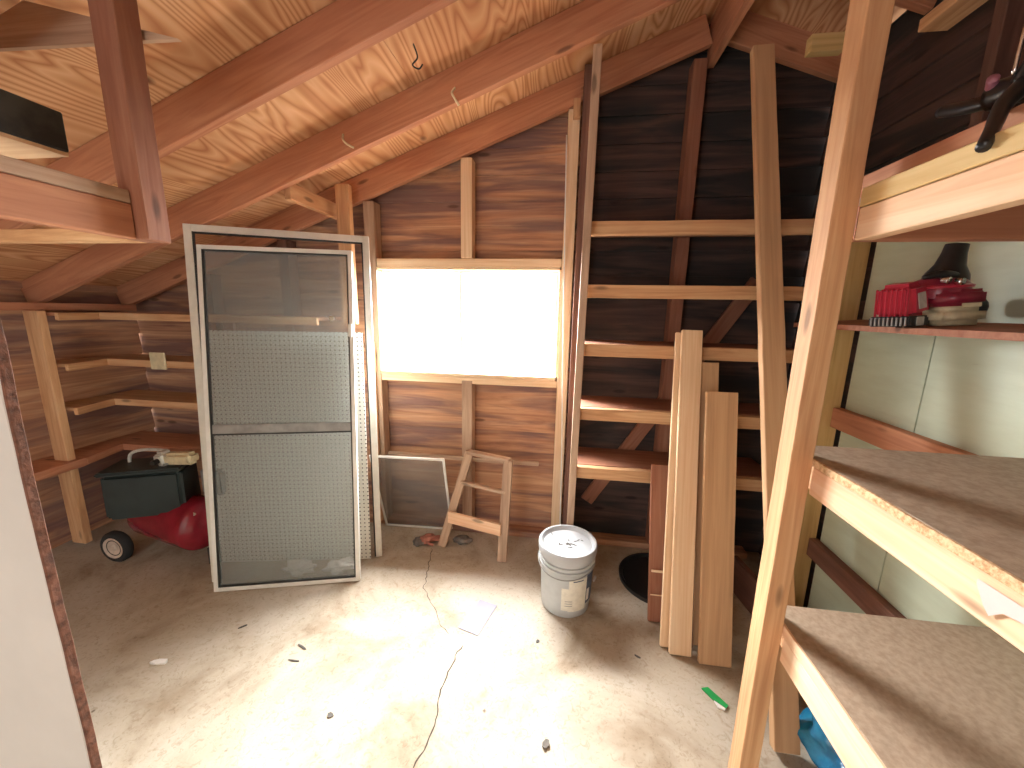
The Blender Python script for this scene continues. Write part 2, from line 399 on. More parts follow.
# left wall (boards run along Y): build along X then turn
bmL = siding('wl', None, -1.9, YB, 0, roofline=False, seed=5)
bmesh.ops.delete(bmL, geom=[v for v in bmL.verts if v.co.z > 1.80], context='VERTS')
wl = struct(from_bm('wall_left', bmL, siding_mat, world=T(XL, 0, 0) @ RZ(90)))
# right wall: painted boards below, siding in the darker board colour above
bmR = bmesh.new()
ys = [-1.9, -1.0, -.35, .25, .86, 1.482, 1.825]
for a, b in zip(ys, ys[1:]):
    v = [bmR.verts.new(p) for x in (XW, XW+.02) for p in ((x, a+.0025, 0), (x, b-.0025, 0), (x, b-.0025, 1.95), (x, a+.0025, 1.95))]
    for q in ((0, 1, 2, 3), (7, 6, 5, 4), (0, 4, 5, 1), (1, 5, 6, 2), (2, 6, 7, 3), (3, 7, 4, 0)): bmR.faces.new([v[i] for i in q])
struct(from_bm('wall_right', bmR, sage_mat))
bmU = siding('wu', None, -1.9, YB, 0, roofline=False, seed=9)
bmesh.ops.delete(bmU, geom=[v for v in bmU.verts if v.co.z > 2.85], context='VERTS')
struct(from_bm('wall_right', bmU, dark_siding_mat, world=T(XW+.10, 0, 0) @ RZ(90) @ Matrix.Scale(-1, 4, (0, 1, 0))))
# wall behind the photographer with its open doorway
bmF = bmesh.new()
def addbox(bm, x0, x1, y0, y1, z0, z1):
    v = [bm.verts.new((x, y, z)) for z in (z0, z1) for (x, y) in ((x0, y0), (x1, y0), (x1, y1), (x0, y1))]
    for q in ((3, 2, 1, 0), (4, 5, 6, 7), (0, 1, 5, 4), (1, 2, 6, 5), (2, 3, 7, 6), (3, 0, 4, 7)): bm.faces.new([v[i] for i in q])
addbox(bmF, XL-.05, -1.75, -1.45, -1.42, 0, 2.1); addbox(bmF, -.70, 1.35, -1.45, -1.42, 0, 3.1)
addbox(bmF, -1.75, -.70, -1.45, -1.42, 2.1, 2.6)
struct(from_bm('wall_front', bmF, siding_mat))

# window
wf = struct(from_bm('window_1', (lambda bm: (addbox(bm, WX0, WX1, 2.40, 2.52, WZ0-.022, WZ0), addbox(bm, WX0, WX1, 2.40, 2.52, WZ1, WZ1+.014),
      addbox(bm, WX0-.014, WX0, 2.42, 2.52, WZ0, WZ1), addbox(bm, WX1, WX1+.012, 2.42, 2.52, WZ0, WZ1), bm)[-1])(bmesh.new()), pale_pine))
def frame_bm(x0, x1, z0, z1, w, y0, y1):
    bm = bmesh.new(); addbox(bm, x0, x1, y0, y1, z0, z0+w); addbox(bm, x0, x1, y0, y1, z1-w, z1)
    addbox(bm, x0, x0+w, y0, y1, z0+w, z1-w); addbox(bm, x1-w, x1, y0, y1, z0+w, z1-w); return bm
from_bm('window_sash', frame_bm(WX0+.004, -.66, WZ0+.003, WZ1-.003, .012, 2.475, 2.495), alu_in, wf)
from_bm('window_sash', frame_bm(-.68, WX1-.004, WZ0+.003, WZ1-.003, .014, 2.452, 2.472), alu_in, wf)
box('window_pane', WX0+.03, -.68, 2.483, 2.487, WZ0+.03, WZ1-.03, glass_mat, wf, bev=0)
box('window_pane', -.66, WX1-.03, 2.460, 2.464, WZ0+.03, WZ1-.03, glass_mat, wf, bev=0)
# plate along the floor
struct(box('trim_1', XL, 1.24, 2.40, 2.485, 0, .04, siding_mat))
struct(box('trim_2', XL+.03, XL+.12, -1.4, 2.40, 1.50, 1.545, rafter_pine))     # top plate of the low wall

# crack in the slab
def ribbon(pts, w, seed):
    rnd = random.Random(seed); bm = bmesh.new(); P = []
    for (a, b) in zip(pts, pts[1:]):
        n = max(2, int((Vector(b)-Vector(a)).length/.018))
        for i in range(n):
            t = i/n; P.append((a[0]*(1-t)+b[0]*t+rnd.uniform(-.006, .006), a[1]*(1-t)+b[1]*t))
    P.append(pts[-1]); prev = None
    for i, p in enumerate(P):
        ww = w*rnd.uniform(.4, 1.1)*(.3 if i in (0, len(P)-1) else 1)
        c = (bm.verts.new((p[0]-ww, p[1], .0008)), bm.verts.new((p[0]+ww, p[1], .0008)), bm.verts.new((p[0]+ww, p[1], -.01)), bm.verts.new((p[0]-ww, p[1], -.01)))
        if prev:
            for k in range(4): bm.faces.new((prev[k], prev[(k+1) % 4], c[(k+1) % 4], c[k]))
        prev = c
    return bm
bc = ribbon([(-.804, 2.178), (-.754, 1.965), (-.723, 1.816), (-.658, 1.734), (-.593, 1.66), (-.553, 1.588), (-.491, 1.536)], .0022, 1)
from_bm('floor_crack', bc, crack_mat, fl)
bc = ribbon([(-.412, 1.486), (-.433, 1.364), (-.439, 1.284), (-.437, 1.201), (-.42, 1.128), (-.422, 1.059), (-.452, .983), (-.46, .85)], .0030, 2)
from_bm('floor_crack', bc, crack_mat, fl)

# ================================================================ ROOF AND WALL FRAMING
dn = Vector((-S, 0, 1)).normalized()
raft_lab = {1: 'reddish roof rafter lying against the window wall, just above the window',
            2: 'roof rafter with two bent wire hooks, second out from the window wall',
            3: 'roof rafter crossing the upper left corner of the view, third from the window wall',
            4: 'roof rafter nearest the camera, cut by the top left corner'}
for i, yf in ((1, 2.385), (2, 1.895), (3, 1.37), (4, .76)):
    h = .145
    a = Vector((XL+.02, yf+.019, under(XL+.02))) + dn*h/2; b = Vector((XR-.022, yf+.019, under(XR-.022))) + dn*h/2
    tag(beam('rafter', a, b, .038, h, rafter_pine, up=dn), raft_lab[i], 'rafter', None)
dn2 = Vector((S, 0, 1)).normalized()
rlab = {1: 'greenish brown rafter right of the ridge on the window wall', 2: 'dark rafter sloping down right of the ridge, above the leaning stud',
        3: 'dark rafter right of the ridge, partly behind the bright post'}
for i, yf in ((1, 2.36), (2, 1.895), (3, 1.37)):
    a = Vector((XR+.022, yf+.019, under(XR+.022))) + dn2*.0725; b = Vector((XW+.09, yf+.019, under(XW+.09))) + dn2*.0725
    tag(beam('rafter', a, b, .038, .145, rafter_pine, up=dn2), rlab[i], 'rafter')
tag(box('ridge_board', XR-.022, XR+.018, -1.4, 2.47, 2.865, 3.09, rafter_pine), 'dark ridge board running back along the peak of the roof', 'ridge board')
# pale gusset and odd blocks near the peak
tag(box('blocking', .93, 1.06, 1.90, 1.94, 2.60, 2.665, yellow_pine), 'short pale block nailed below the roof just left of the bright post', 'wood block')
# studs of the window wall
def stud(x0, x1, z0, z1, mat, lab, y0=2.395, y1=2.485): return tag(box('wall_stud', x0, x1, y0, y1, z0, z1, mat), lab, 'stud')
stud(-1.285, -1.215, .04, under(-1.285)+.0, grey_pine, 'wall stud at the left side of the bright window')
stud(-.655, -.585, WZ1+.068, under(-.655)-.002, pale_pine, 'short stud standing over the middle of the window')
stud(-.655, -.585, .04, WZ0-.045, grey_pine, 'short stud below the middle of the window, behind the little ladder')
stud(-.045+.014, .035, .04, under(-.03)-.002, pale_pine, 'tall wall stud at the right side of the window')
stud(.615, .685, .04, under(.62)-.03, red_board, 'reddish wall stud behind the tall shelves, below the ridge')
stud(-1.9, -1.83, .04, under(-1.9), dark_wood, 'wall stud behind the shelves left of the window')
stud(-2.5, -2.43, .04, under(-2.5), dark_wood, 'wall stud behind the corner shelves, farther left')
tag(box('window_header', -1.213, -.033, 2.398, 2.485, WZ1+.016, WZ1+.066, pale_pine), 'horizontal header board just above the window', 'header')
tag(box('window_sill_board', -1.213, -.033, 2.398, 2.485, WZ0-.066, WZ0-.024, pale_pine), 'horizontal rough sill board just below the window', 'sill board')
tag(beam('wall_brace', (.20, 2.455, .29), (1.10, 2.455, 1.75), .025, .085, red_board, up=(-1, 0, .6)), 'reddish diagonal brace let into the wall behind the tall shelves', 'brace')
tag(box('lath', -1.18, -.13, 2.372, 2.393, .545, .572, grey_pine), 'thin weathered lath nailed across the studs behind the little ladder', 'lath')
tag(box('jamb_strip', -1.30, -1.245, 2.36, 2.393, .04, 1.33, pine), 'rough orange strip beside the lower left of the window', 'wood strip')
# post and blocking above the storm door frame
tag(box('roof_post', -1.39, -1.305, 2.27, 2.31, 1.45, 2.27, pine), 'upright stud rising above the white storm door frame to the roof', 'post')
tag(beam('blocking', (-1.45, 2.385, 2.14), (-1.45, 1.935, 2.14), .035, .085, pine), 'short level block between two rafters above the storm door frame', 'wood block')
tag(box('wood_scrap', -.005, .035, 2.33, 2.375, 2.60, 2.69, pine, wob=.001), 'small upright offcut tacked high beside the tall shelf upright', 'wood block')
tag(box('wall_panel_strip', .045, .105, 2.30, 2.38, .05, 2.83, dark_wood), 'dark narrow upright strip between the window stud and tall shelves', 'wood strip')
tag(tube('string', [(-.036, 2.36, 2.52), (-.02, 2.34, 1.9), (0, 2.32, 1.2), (.02, 2.30, .6), (.03, 2.29, .02)], .0035, white_mat), 'thin white cord hanging straight down right of the window', 'cord')
# left wall studs
tag(box('wall_stud', -3.06, -2.96, 1.80, 1.84, .04, 1.50, pine), 'thick brown stud at the corner shelves on the low left wall', 'stud')
tag(box('wall_stud', XL+.01, XL+.09, 1.00, 1.04, .04, 1.50, pine), 'stud on the low left wall nearest the painted panel', 'stud')
# hooks
tag(tube('wire_hook', [(-1.0938, 1.8845, 2.3665), (-1.0835, 1.864, 2.3357), (-1.0629, 1.8589, 2.3151), (-1.0393, 1.8794, 2.3048)], .005, cream_wire), 'cream wire hook low on the second rafter, left one', 'hook')
tag(tube('wire_hook', [(-0.5392, 1.8845, 2.5371), (-0.5494, 1.8691, 2.5115), (-0.5361, 1.864, 2.4858), (-0.5217, 1.8845, 2.4652)], .005, cream_wire), 'cream wire hook on the second rafter, right one', 'hook')
tag(tube('wire_hook', [(-.62, 1.60, 2.545), (-.605, 1.60, 2.50), (-.625, 1.60, 2.475), (-.600, 1.60, 2.46), (-.585, 1.60, 2.475)], .003, black_mat), 'black wire hook hanging from the roof plywood between two rafters', 'hook')

# ================================================================ SHELVES ON THE WINDOW WALL, RIGHT
sh = empty('wall_shelving', (.6, 2.2, 0), 'tall open shelving of five boards right of the window', 'shelving')
beam('shelf_upright', (.082, 2.062, .0), (.090, 1.95, 2.70), .038, .045, grey_pine, sh, up=(0, 1, 0))
box('shelf_upright', 1.17, 1.21, 2.04, 2.09, .0, 2.4, pine, sh)
for i, z in enumerate((1.998, 1.693, 1.39, 1.04, .70)):
    b = box('shelf_board', .11, 1.165, 2.085, 2.375, z-.018, z, red_board, sh, grain=0)
    box('front_rail', .075, 1.20, 2.038, 2.078, z-.066, z-.001, pine, b, wob=.0015)
# shelves in the left corner
sl = empty('corner_shelving', (-2.3, 2.2, 0), 'open plank shelves wrapping the dark left corner behind the screen door', 'shelving')
def corner(z, ye, mat, edge):
    pts = [(XL+.02, 2.37), (-1.46, 2.37), (-1.46, 2.13), (-3.0, 2.13), (-2.93, 1.86), (-2.93, ye), (XL+.02, ye)]
    b = prism('shelf_board', [(x, y, z) for x, y in pts], (0, 0, -.018), mat, sl)
    beam('front_rail', (-1.46, 2.12, z-.022), (-3.0, 2.12, z-.022), .022, .045, edge, b)
    beam('front_rail', (-3.0, 2.13, z-.022), (-2.925, 1.86, z-.022), .022, .045, edge, b)
    return b
corner(1.49, 1.86, rafter_pine, pine)
corner(1.19, 1.86, tan_board, pine)
corner(.92, 1.86, tan_board, pine)
b4 = corner(.60, 1.30, rafter_pine, rafter_pine)
beam('front_rail', (-2.925, 1.86, .578), (-2.925, 1.30, .578), .022, .05, rafter_pine, b4)
box('shelf_upright', -2.36, -2.28, 2.38, 2.40, .04, 1.49, red_board, sl)
tag(box('paper_tag', -2.64, -2.53, 2.095, 2.107, 1.135, 1.245, cream_mat, bev=.004), 'small pale card hanging over a shelf edge in the left corner', 'card')

# ================================================================ RACK OF DEEP DECKS ON THE RIGHT
rk = empty('storage_rack', (.95, .4, 0), 'heavy timber rack with three deep decks along the green wall', 'storage rack')
X0, XD = .638, 1.245
box('rack_post', .585, .637, 1.0, 1.063, 0, 2.80, pine, rk, wob=.0012)['label'] = 'tall bright front post of the rack'
box('rack_post', .585, .637, -.45, -.39, 0, 2.80, pine, rk)
for z, m, th in ((1.198, deck_mat, .018), (.712, deck_mat, .034)):
    d = box('deck', X0+.006, XD-.002, -.42, 1.118 if z > 1 else 1.085, z-th, z, m, rk, bev=.001)
    box('deck_edge', X0-.001, X0+.006, -.42, 1.118 if z > 1 else 1.085, z-th, z, osb_mat if z > 1 else fresh_pine, d, bev=.001, wob=.003)
    box('front_rail', X0, X0+.038, -.42, 1.0 if z > 1 else .998, z-th-.075, z-th-.001, fresh_pine, rk, wob=.001)
    box('deck_joist', X0+.04, XD-.04, 1.045, 1.083, z-th-.09, z-th-.001, pine, rk)
    box('deck_joist', X0+.04, XD-.04, .2, .238, z-th-.09, z-th-.001, pine, rk)
fasc = box('front_rail', X0, X0+.038, -.42, 1.0, 1.722, 1.790, fresh_pine, rk, wob=.001)
box('upper_rail', X0, X0+.04, -.42, 1.003, 1.792, 1.832, yellow_pine, rk)['label'] = 'pale yellow upper rail'
box('upper_rail', X0+.055, X0+.093, -.42, 1.10, 1.833, 1.885, rafter_pine, rk)
box('deck', X0+.042, XD-.002, -.42, 1.1, 1.812, 1.830, deck_mat, rk, bev=.001)
box('deck_joist', X0+.04, XD-.01, 1.06, 1.1, 1.735, 1.811, rafter_pine, rk)
box('deck_joist', X0+.04, XD-.01, .30, .338, 1.735, 1.811, rafter_pine, rk)
# putty smear on the middle rail
pm = bmesh.new(); rr = random.Random(4)
top = [(Y-.06, 1.168) for Y in (.66, .64, .61, .58, .54, .50, .46)]; bot = [(.66, 1.160), (.645, 1.135), (.635, 1.125), (.62, 1.142), (.58, 1.150), (.52, 1.140), (.46, 1.145)]
A = [pm.verts.new((X0-.0035, y, z)) for y, z in top]; B = [pm.verts.new((X0-.0035, y-.06, z)) for y, z in bot]
for i in range(len(A)-1): pm.faces.new((A[i], A[i+1], B[i+1], B[i]))
from_bm('putty_smear', pm, putty, rk)
# framing of the green wall
tag(box('wall_stud', 1.152, 1.243, 1.84, 1.878, 0, 1.95, yellow_pine), 'yellowish stud at the far end of the green wall', 'stud')
tag(box('wall_cleat', 1.21, 1.248, .3, 1.838, 1.065, 1.154, rafter_pine), 'brown rail fixed along the green wall at the height of the middle deck', 'rail')
tag(box('wall_cleat', 1.21, 1.248, .3, 1.838, .42, .51, dark_wood), 'dark rail fixed low along the green wall', 'rail')
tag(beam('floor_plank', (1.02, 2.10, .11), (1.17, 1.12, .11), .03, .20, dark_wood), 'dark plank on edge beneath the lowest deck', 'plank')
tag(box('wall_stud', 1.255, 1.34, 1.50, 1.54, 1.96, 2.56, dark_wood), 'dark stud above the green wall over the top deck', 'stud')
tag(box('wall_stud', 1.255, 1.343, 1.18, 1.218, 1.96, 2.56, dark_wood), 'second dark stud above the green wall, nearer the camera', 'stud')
tag(box('wall_ledger', 1.160, 1.252, -.3, 1.69, 2.52, 2.56, pine), 'orange ledger board fixed flat high across the dark wall studs, upper right', 'board')
prism_shelf = prism('plank_shelf', [(.99, 1.83, 1.525), (1.247, 1.83, 1.544), (1.247, .35, 1.544), (.99, .35, 1.525)], (0, 0, -.018), red_board)
tag(prism_shelf, 'reddish plank shelf sagging on the green wall under the engine', 'shelf')

# leaning stud behind the post
tag(beam('leaning_stud', (.853, 1.222, .02), (.806, 2.05, 2.71), .086, .036, tan_board, up=(0, 1, .3), wob=.001), 'long tan stud leaning back between the bright post and the shelves', 'stud')

# ================================================================ BOARDS LEANING ON THE SHELVES
def leaning(name, x0, x1, yb, z1, xt0, yt, th, mat, lab, wob=0, cat='board'):
    w = x1-x0; a = ((x0+x1)/2, yb, 0.003); b = (xt0+w/2, yt, z1)
    return tag(beam(name, a, b, w, th, mat, up=(0, 1, .2), wob=wob), lab, cat)
lb = leaning('leaning_board', .49, .575, 1.775, .79, .475, 1.93, .018, red_board, 'short reddish board leaning left of the pale boards')
beam('paint_band', (.492, 1.779, .15), (.572, 1.779, .15), .004, .006, pale_pine, lb, up=(0, 0, 1), bev=.001)
beam('paint_band', (.492, 1.800, .27), (.572, 1.800, .27), .006, .012, pale_pine, lb, up=(0, 0, 1), bev=.001)
leaning('leaning_board', .515, .60, 1.625, 1.46, .552, 2.010, .018, pale_pine, 'pale trim board leaning just behind the tallest pale board, its left edge showing')
leaning('leaning_board', .548, .645, 1.590, 1.475, .572, 1.985, .020, pale_pine, 'tallest pale board leaning on the shelves, front of the pair')
leaning('leaning_board', .675, .765, 1.66, 1.32, .667, 1.975, .02, tan_board, 'narrow tan board leaning behind the wide brown one, its square top showing')
leaning('leaning_board', .668, .806, 1.560, 1.20, .668, 1.845, .022, tan_board, 'wide brown board leaning nearest the bright post', wob=.001)
leaning('leaning_board', .653, .667, 1.64, 1.16, .653, 1.92, .014, dark_wood, 'dark narrow strip standing in for the shaded side of the brown board')  # dark strip put in as the shaded side of the brown board

# ================================================================ SCREEN DOOR, STORM DOOR FRAME, PEGBOARD
def pose(x, y, phi, lean):
    d = Vector((math.cos(phi), math.sin(phi), 0)); n = Vector((-d.y, d.x, 0)); up = n*math.sin(lean)+Vector((0, 0, math.cos(lean)))
    m = Matrix((d, up.cross(d), up)).transposed().to_4x4(); m.translation = (x, y, 0.002); return m
def framed(name, m, w, h, sw, dep, mat, parent, bars=True, bottom=True):
    bm = bmesh.new()
    for x0, x1, z0, z1 in ((0, sw, 0, h), (w-sw, w, 0, h), (sw, w-sw, h-sw, h)) + (((sw, w-sw, 0, sw),) if bottom else ()):
        addbox(bm, x0, x1, -dep/2, dep/2, z0, z1)
    o = from_bm(name, bm, mat, parent); place(o, m)
    bv = o.modifiers.new('bevel', 'BEVEL'); bv.width = .002; bv.segments = 2
    return o
ms = pose(-1.845, 1.610, .278, .125)
sd = empty('screen_door', (-1.48, 1.72, 0), 'tall white framed screen door leaning in front, dark mesh with a crossbar', 'screen door')
framed('door_frame', ms, .766, 1.869, .022, .028, alu_in, sd)
g = framed('gasket', ms @ T(.022, -.002, .022), .722, 1.825, .007, .022, black_gasket, sd)
def local_box(name, m, x0, x1, y0, y1, z0, z1, mat, parent, bev=0):
    bm = bmesh.new(); addbox(bm, x0, x1, y0, y1, z0, z1)
    if bev: bmesh.ops.bevel(bm, geom=bm.edges[:], offset=bev, segments=2, affect='EDGES')
    o = from_bm(name, bm, mat, parent); place(o, m); return o
local_box('screen_mesh', ms, .028, .738, -.0012, .0012, .028, 1.842, screen_mat, sd)
local_box('crossbar', ms, .028, .738, -.010, .004, .872, .925, grey_mat, sd, .003)
local_box('crossbar_edge', ms, .028, .738, -.012, -.008, .868, .876, black_gasket, sd)
local_box('latch', ms, .742, .760, -.032, -.014, 1.40, 1.47, alu_in, sd, .003)
lt = lathe('latch_knob', [(0, 0), (.012, .002), (.014, .012), (.008, .018), (0, .020)], alu, sd, ms @ T(.655, -.010, 1.50) @ RX(90), 20)

mo = pose(-1.926, 1.676, .425, .108)
of = empty('storm_door_frame', (-1.52, 1.87, 0), 'wider white storm door frame leaning behind the screen door', 'door frame')
framed('outer_frame', mo, .917, 1.977, .036, .03, alu, of, bottom=False)
framed('inner_lip', mo @ T(.036, 0, .0), .845, 1.941, .008, .018, black_gasket, of, bottom=False)
mp_ = pose(-2.03, 1.830, .20, .045)
pg = local_box('pegboard', mp_, 0, .905, -.003, .003, 0, 1.412, peg_mat, None)
tag(pg, 'white pegboard sheet with rows of holes standing behind the screen door', 'pegboard')

# small window screen on the floor
mw = pose(-1.224, 2.385, .05, -.32)
ws = empty('window_screen', (-1.0, 2.22, 0), 'small white framed window screen leaning on the wall below the window', 'window screen')
framed('screen_frame', mw, .495, .65, .014, .012, alu_in, ws)
local_box('screen_mesh', mw, .014, .481, -.001, .001, .014, .636, thin_screen, ws)

# ================================================================ LITTLE WOODEN LADDER
ld = empty('step_ladder', (-.55, 2.2, 0), 'short section of wooden stepladder leaning on the wall under the window', 'ladder')
def rail(a, b, w, t, mat=pine, nm='side_rail', up=(0, 1, 0)): return beam(nm, a, b, w, t, mat, ld, up=up, wob=.001)
rail((-.745, 2.215, 0.003), (-.585, 2.335, .63), .055, .05, grey_pine)
rail((-.325, 2.125, 0.003), (-.312, 2.235, .63), .058, .05, grey_pine)
beam('top_bar', (-.595, 2.325, .632), (-.300, 2.225, .632), .045, .024, grey_pine, ld)
beam('rung', (-.632, 2.282, .435), (-.318, 2.185, .435), .030, .022, grey_pine, ld)
beam('bottom_board', (-.700, 2.215, .215), (-.335, 2.120, .215), .020, .078, fresh_pine, ld)

# ================================================================ BUCKET
BX, BY = .068, 1.842
bk = empty('bucket', (BX, BY, 0), 'grey plastic five gallon bucket with a dirty white lid', 'bucket')
lathe('bucket_body', [(0, .002), (.118, .002), (.126, .010), (.131, .06), (.138, .255), (.139, .262), (.1475, .265), (.1475, .272), (.139, .275), (.139, .287), (.1475, .290), (.1475, .297), (.140, .300), (.141, .330), (0, .330)], bucket_mat, bk, T(BX, BY, 0), 64)
ld_ = lathe('lid', [(0, .352), (.118, .352), (.126, .349), (.131, .356), (.138, .370), (.148, .370), (.153, .364), (.153, .335), (.150, .318), (.143, .316), (.141, .330)], lid_mat, bk, T(BX, BY, 0), 64)
def patch(name, a0, a1, z0, z1, r0, r1, mat, par):
    bm = bmesh.new(); n = 14; rows = []
    for z, r in ((z0, r0), (z1, r1)):
        rows.append([bm.verts.new((r*math.cos(math.radians(a0+(a1-a0)*i/n)), r*math.sin(math.radians(a0+(a1-a0)*i/n)), z)) for i in range(n+1)])
    for i in range(n): bm.faces.new((rows[0][i], rows[0][i+1], rows[1][i+1], rows[1][i]))
    return from_bm(name, bm, mat, par, True, T(BX, BY, 0))
lab = patch('paper_label', -85, -42, .05, .235, .1322, .1388, label_mat, bk)
patch('paper_label', -100, -85, .055, .185, .1325, .1370, label_mat, bk)
patch('navy_label', -42, -5, .075, .245, .1332, .1390, navy_mat, bk)
patch('white_stripe', -40, -30, .09, .16, .1338, .1368, white_mat, bk)
patch('printed_line', -76, -52, .222, .229, .1384, .1392, navy_mat, lab)
for k, z in enumerate((.085, .098, .111)): patch('printed_line', -92, -76, z-.002, z+.002, .1345, .1348, grey_mat, lab)
def arcpts(a0, a1, r, z0, sag, n=9):
    return [(BX+r*math.cos(math.radians(a0+(a1-a0)*i/n)), BY+r*math.sin(math.radians(a0+(a1-a0)*i/n)), z0-sag*math.sin(math.pi*i/n)) for i in range(n+1)]
tube('bail_handle', arcpts(-200, -20, .152, .285, .045), .0025, grey_mat, bk, 8)
tube('handle_wrap', arcpts(-25, -12, .153, .195, -.0, 3)[:], .006, lid_mat, bk, 8)
rnd = random.Random(11)
for i in range(22):
    a = rnd.uniform(0, 6.28); r = abs(rnd.gauss(0, .045)); cx, cy = r*math.cos(a)-.01, r*math.sin(a)-.01
    q_ = rnd.uniform(.002, .009); t = rnd.uniform(0, 3.14); l = rnd.uniform(1, 3)
    bd = bmesh.new()
    bd.faces.new([bd.verts.new((q_*(u*l*math.cos(t)-v*math.sin(t)), q_*(u*l*math.sin(t)+v*math.cos(t)), 0)) for u, v in ((-1, -.3), (0, -.6), (1, -.2), (.6, .5), (-.5, .4))])
    from_bm('grime_mark', bd, dirt_mat, ld_, world=T(BX+cx, BY+cy, .3524+.0001*i))

# ================================================================ AIR COMPRESSOR IN THE CORNER
cp = empty('air_compressor', (-2.3, 1.86, 0), 'red tank air compressor with dark cover and wheel in the left corner', 'air compressor')
ax0 = Vector((-2.60, 1.93, .255)); ax1 = Vector((-2.035, 1.805, .255)); axd = (ax1-ax0).normalized(); AL = (ax1-ax0).length; tr = .150
mt = axd.to_track_quat('Z', 'Y').to_matrix().to_4x4(); mt.translation = ax0
prof = [(0, -.0)] + [(tr*math.sin(t*math.pi/16), .07*(1-math.cos(t*math.pi/16))) for t in range(1, 9)] + [(tr, AL-.07)] + [(tr*math.cos(t*math.pi/16), AL-.07+.07*math.sin(t*math.pi/16)) for t in range(1, 8)] + [(0, AL)]
lathe('tank', prof, tankred, cp, mt, 40)
sm = T(-2.38, 1.80, .475) @ RZ(24)
cv = from_bm('motor_cover', rbox_bm(.38, .22, .27, .022, 3, (1.0, .94)), dkgreen_mat, cp, False, sm)
from_bm('cover_rim', rbox_bm(.395, .235, .022, .008, 2), dkgreen_mat, cp, False, sm @ T(0, 0, .143))
from_bm('pump_head', rbox_bm(.15, .13, .16, .015, 2), grey_mat, cp, False, T(-2.03, 1.90, .52) @ RZ(-8))
for s, y in ((1, 1.742), (1, 2.02)):
    wh = lathe('wheel', [(.045, -.02), (.088, -.024), (.098, -.012), (.098, .012), (.088, .024), (.045, .02)], tyre_mat, cp, T(-2.635, y, .1) @ RX(90) @ RY(0), 40)
    lathe('hub', [(0, .022), (.012, .024), (.02, .018), (.05, .020), (.064, .028), (.066, .020), (.066, -.018), (0, -.018)], hub_mat, wh, T(-2.635, y, .1) @ RX(90), 30)
box('foot', -2.08, -2.02, 1.80, 1.90, 0, .11, black_mat, cp)
tube('handle', [(-2.52, 1.80, .60), (-2.50, 1.80, .68), (-2.42, 1.82, .705), (-2.30, 1.84, .70)], .009, silver_mat, cp, 10)
tube('air_hose', [(-2.09, 1.86, .36), (-2.06, 1.84, .48), (-2.00, 1.83, .62), (-1.97, 1.83, .68)], .007, silver_mat, cp, 8)
tube('valve', [(-2.08, 1.79, .34), (-2.08, 1.75, .36)], .010, hub_mat, cp, 8)
at = empty('air_tool', (-2.2, 1.83, .63), 'cream and grey power tool lying on top of the compressor cover', 'power tool')
from_bm('tool_body', rbox_bm(.20, .07, .07, .018, 3), cream_mat, at, False, T(-2.16, 1.80, .680) @ RZ(-4) @ RY(-6))
from_bm('tool_head', rbox_bm(.075, .085, .085, .02, 3), silver_mat, at, False, T(-2.275, 1.80, .672) @ RZ(-4))
lathe('nozzle', [(0, 0), (.016, 0), (.013, .03), (0, .03)], black_mat, at, T(-2.27, 1.757, .668) @ RX(90), 16)

# ================================================================ ENGINE ON THE PLANK SHELF
E0 = T(1.060, 1.31, 1.532) @ RZ(-10) @ RY(-4.2) @ Matrix.Scale(.82, 4)
en = empty('trimmer_engine', (1.085, 1.31, 1.523), 'red and cream two stroke engine with black hood on the plank shelf', 'engine')
H = E0 @ T(-.080, -.025, 0) @ RZ(-54)
HB = H @ T(0, 0, .094) @ RX(8)
sh_ = from_bm('starter_housing', rbox_bm(.125, .115, .122, .020, 3, (.86, .78)), red_mat, en, False, HB)
for k in range(7): from_bm('cooling_rib', rbox_bm(.005, .010, .098, .002, 1), red_mat, sh_, False, HB @ T(-.045+.015*k, -.052, 0) @ RX(-8))
ex = from_bm('exhaust_grille', rbox_bm(.122, .118, .036, .006, 2), black_mat, en, False, H @ T(0, 0, .020))
for k in range(9): from_bm('grille_fin', rbox_bm(.005, .006, .030, .001, 1), grey_mat, ex, False, H @ T(-.050+.0125*k, -.060, .020))
from_bm('label_plate', rbox_bm(.002, .040, .056, .002, 1), silver_mat, en, False, HB @ T(.0615, -.005, -.002) @ RY(-5))
from_bm('label_plate', rbox_bm(.002, .040, .030, .002, 1), silver_mat, en, False, H @ T(.0625, -.005, .020))
lathe('engine_shroud', [(0, .125), (.05, .125), (.066, .118), (.076, .100), (.080, .078), (.078, .055), (0, .05)], dkred_mat, en, E0 @ T(.035, 0, .040), 36)
lathe('shroud_rim', [(.070, 0), (.084, .003), (.086, .010), (.076, .016), (.068, .012)], red_mat, en, E0 @ T(.035, 0, .125), 36)
tk = from_bm('fuel_tank', rbox_bm(.135, .13, .066, .020, 4), cream_mat, en, True, E0 @ T(.058, -.03, .033))
from_bm('air_filter', rbox_bm(.125, .11, .055, .012, 3), dkred_mat, en, True, E0 @ T(.055, -.035, .093))
from_bm('label_plate', rbox_bm(.050, .002, .014, .002, 1), cream_mat, en, False, E0 @ T(.075, -.092, .068))
lathe('drive_hood', [(0, 0), (.060, 0), (.056, .02), (.040, .05), (.032, .09), (.030, .120), (0, .122)], black_mat, en, E0 @ T(.050, 0, .158) @ RY(10), 28)
tube('throttle_arm', [tuple(E0 @ Vector(p)) for p in ((.05, -.05, .17), (0, -.07, .175), (-.05, -.07, .168))], .010, black_mat, en, 10, radii=[.008, .012, .006])
tube('choke_knob', [tuple(E0 @ Vector(p)) for p in ((.0, -.078, .155), (.008, -.094, .152))], .010, chrome_mat, en, 10)
tube('choke_knob', [tuple(E0 @ Vector(p)) for p in ((.035, -.082, .148), (.04, -.098, .146))], .010, chrome_mat, en, 10)
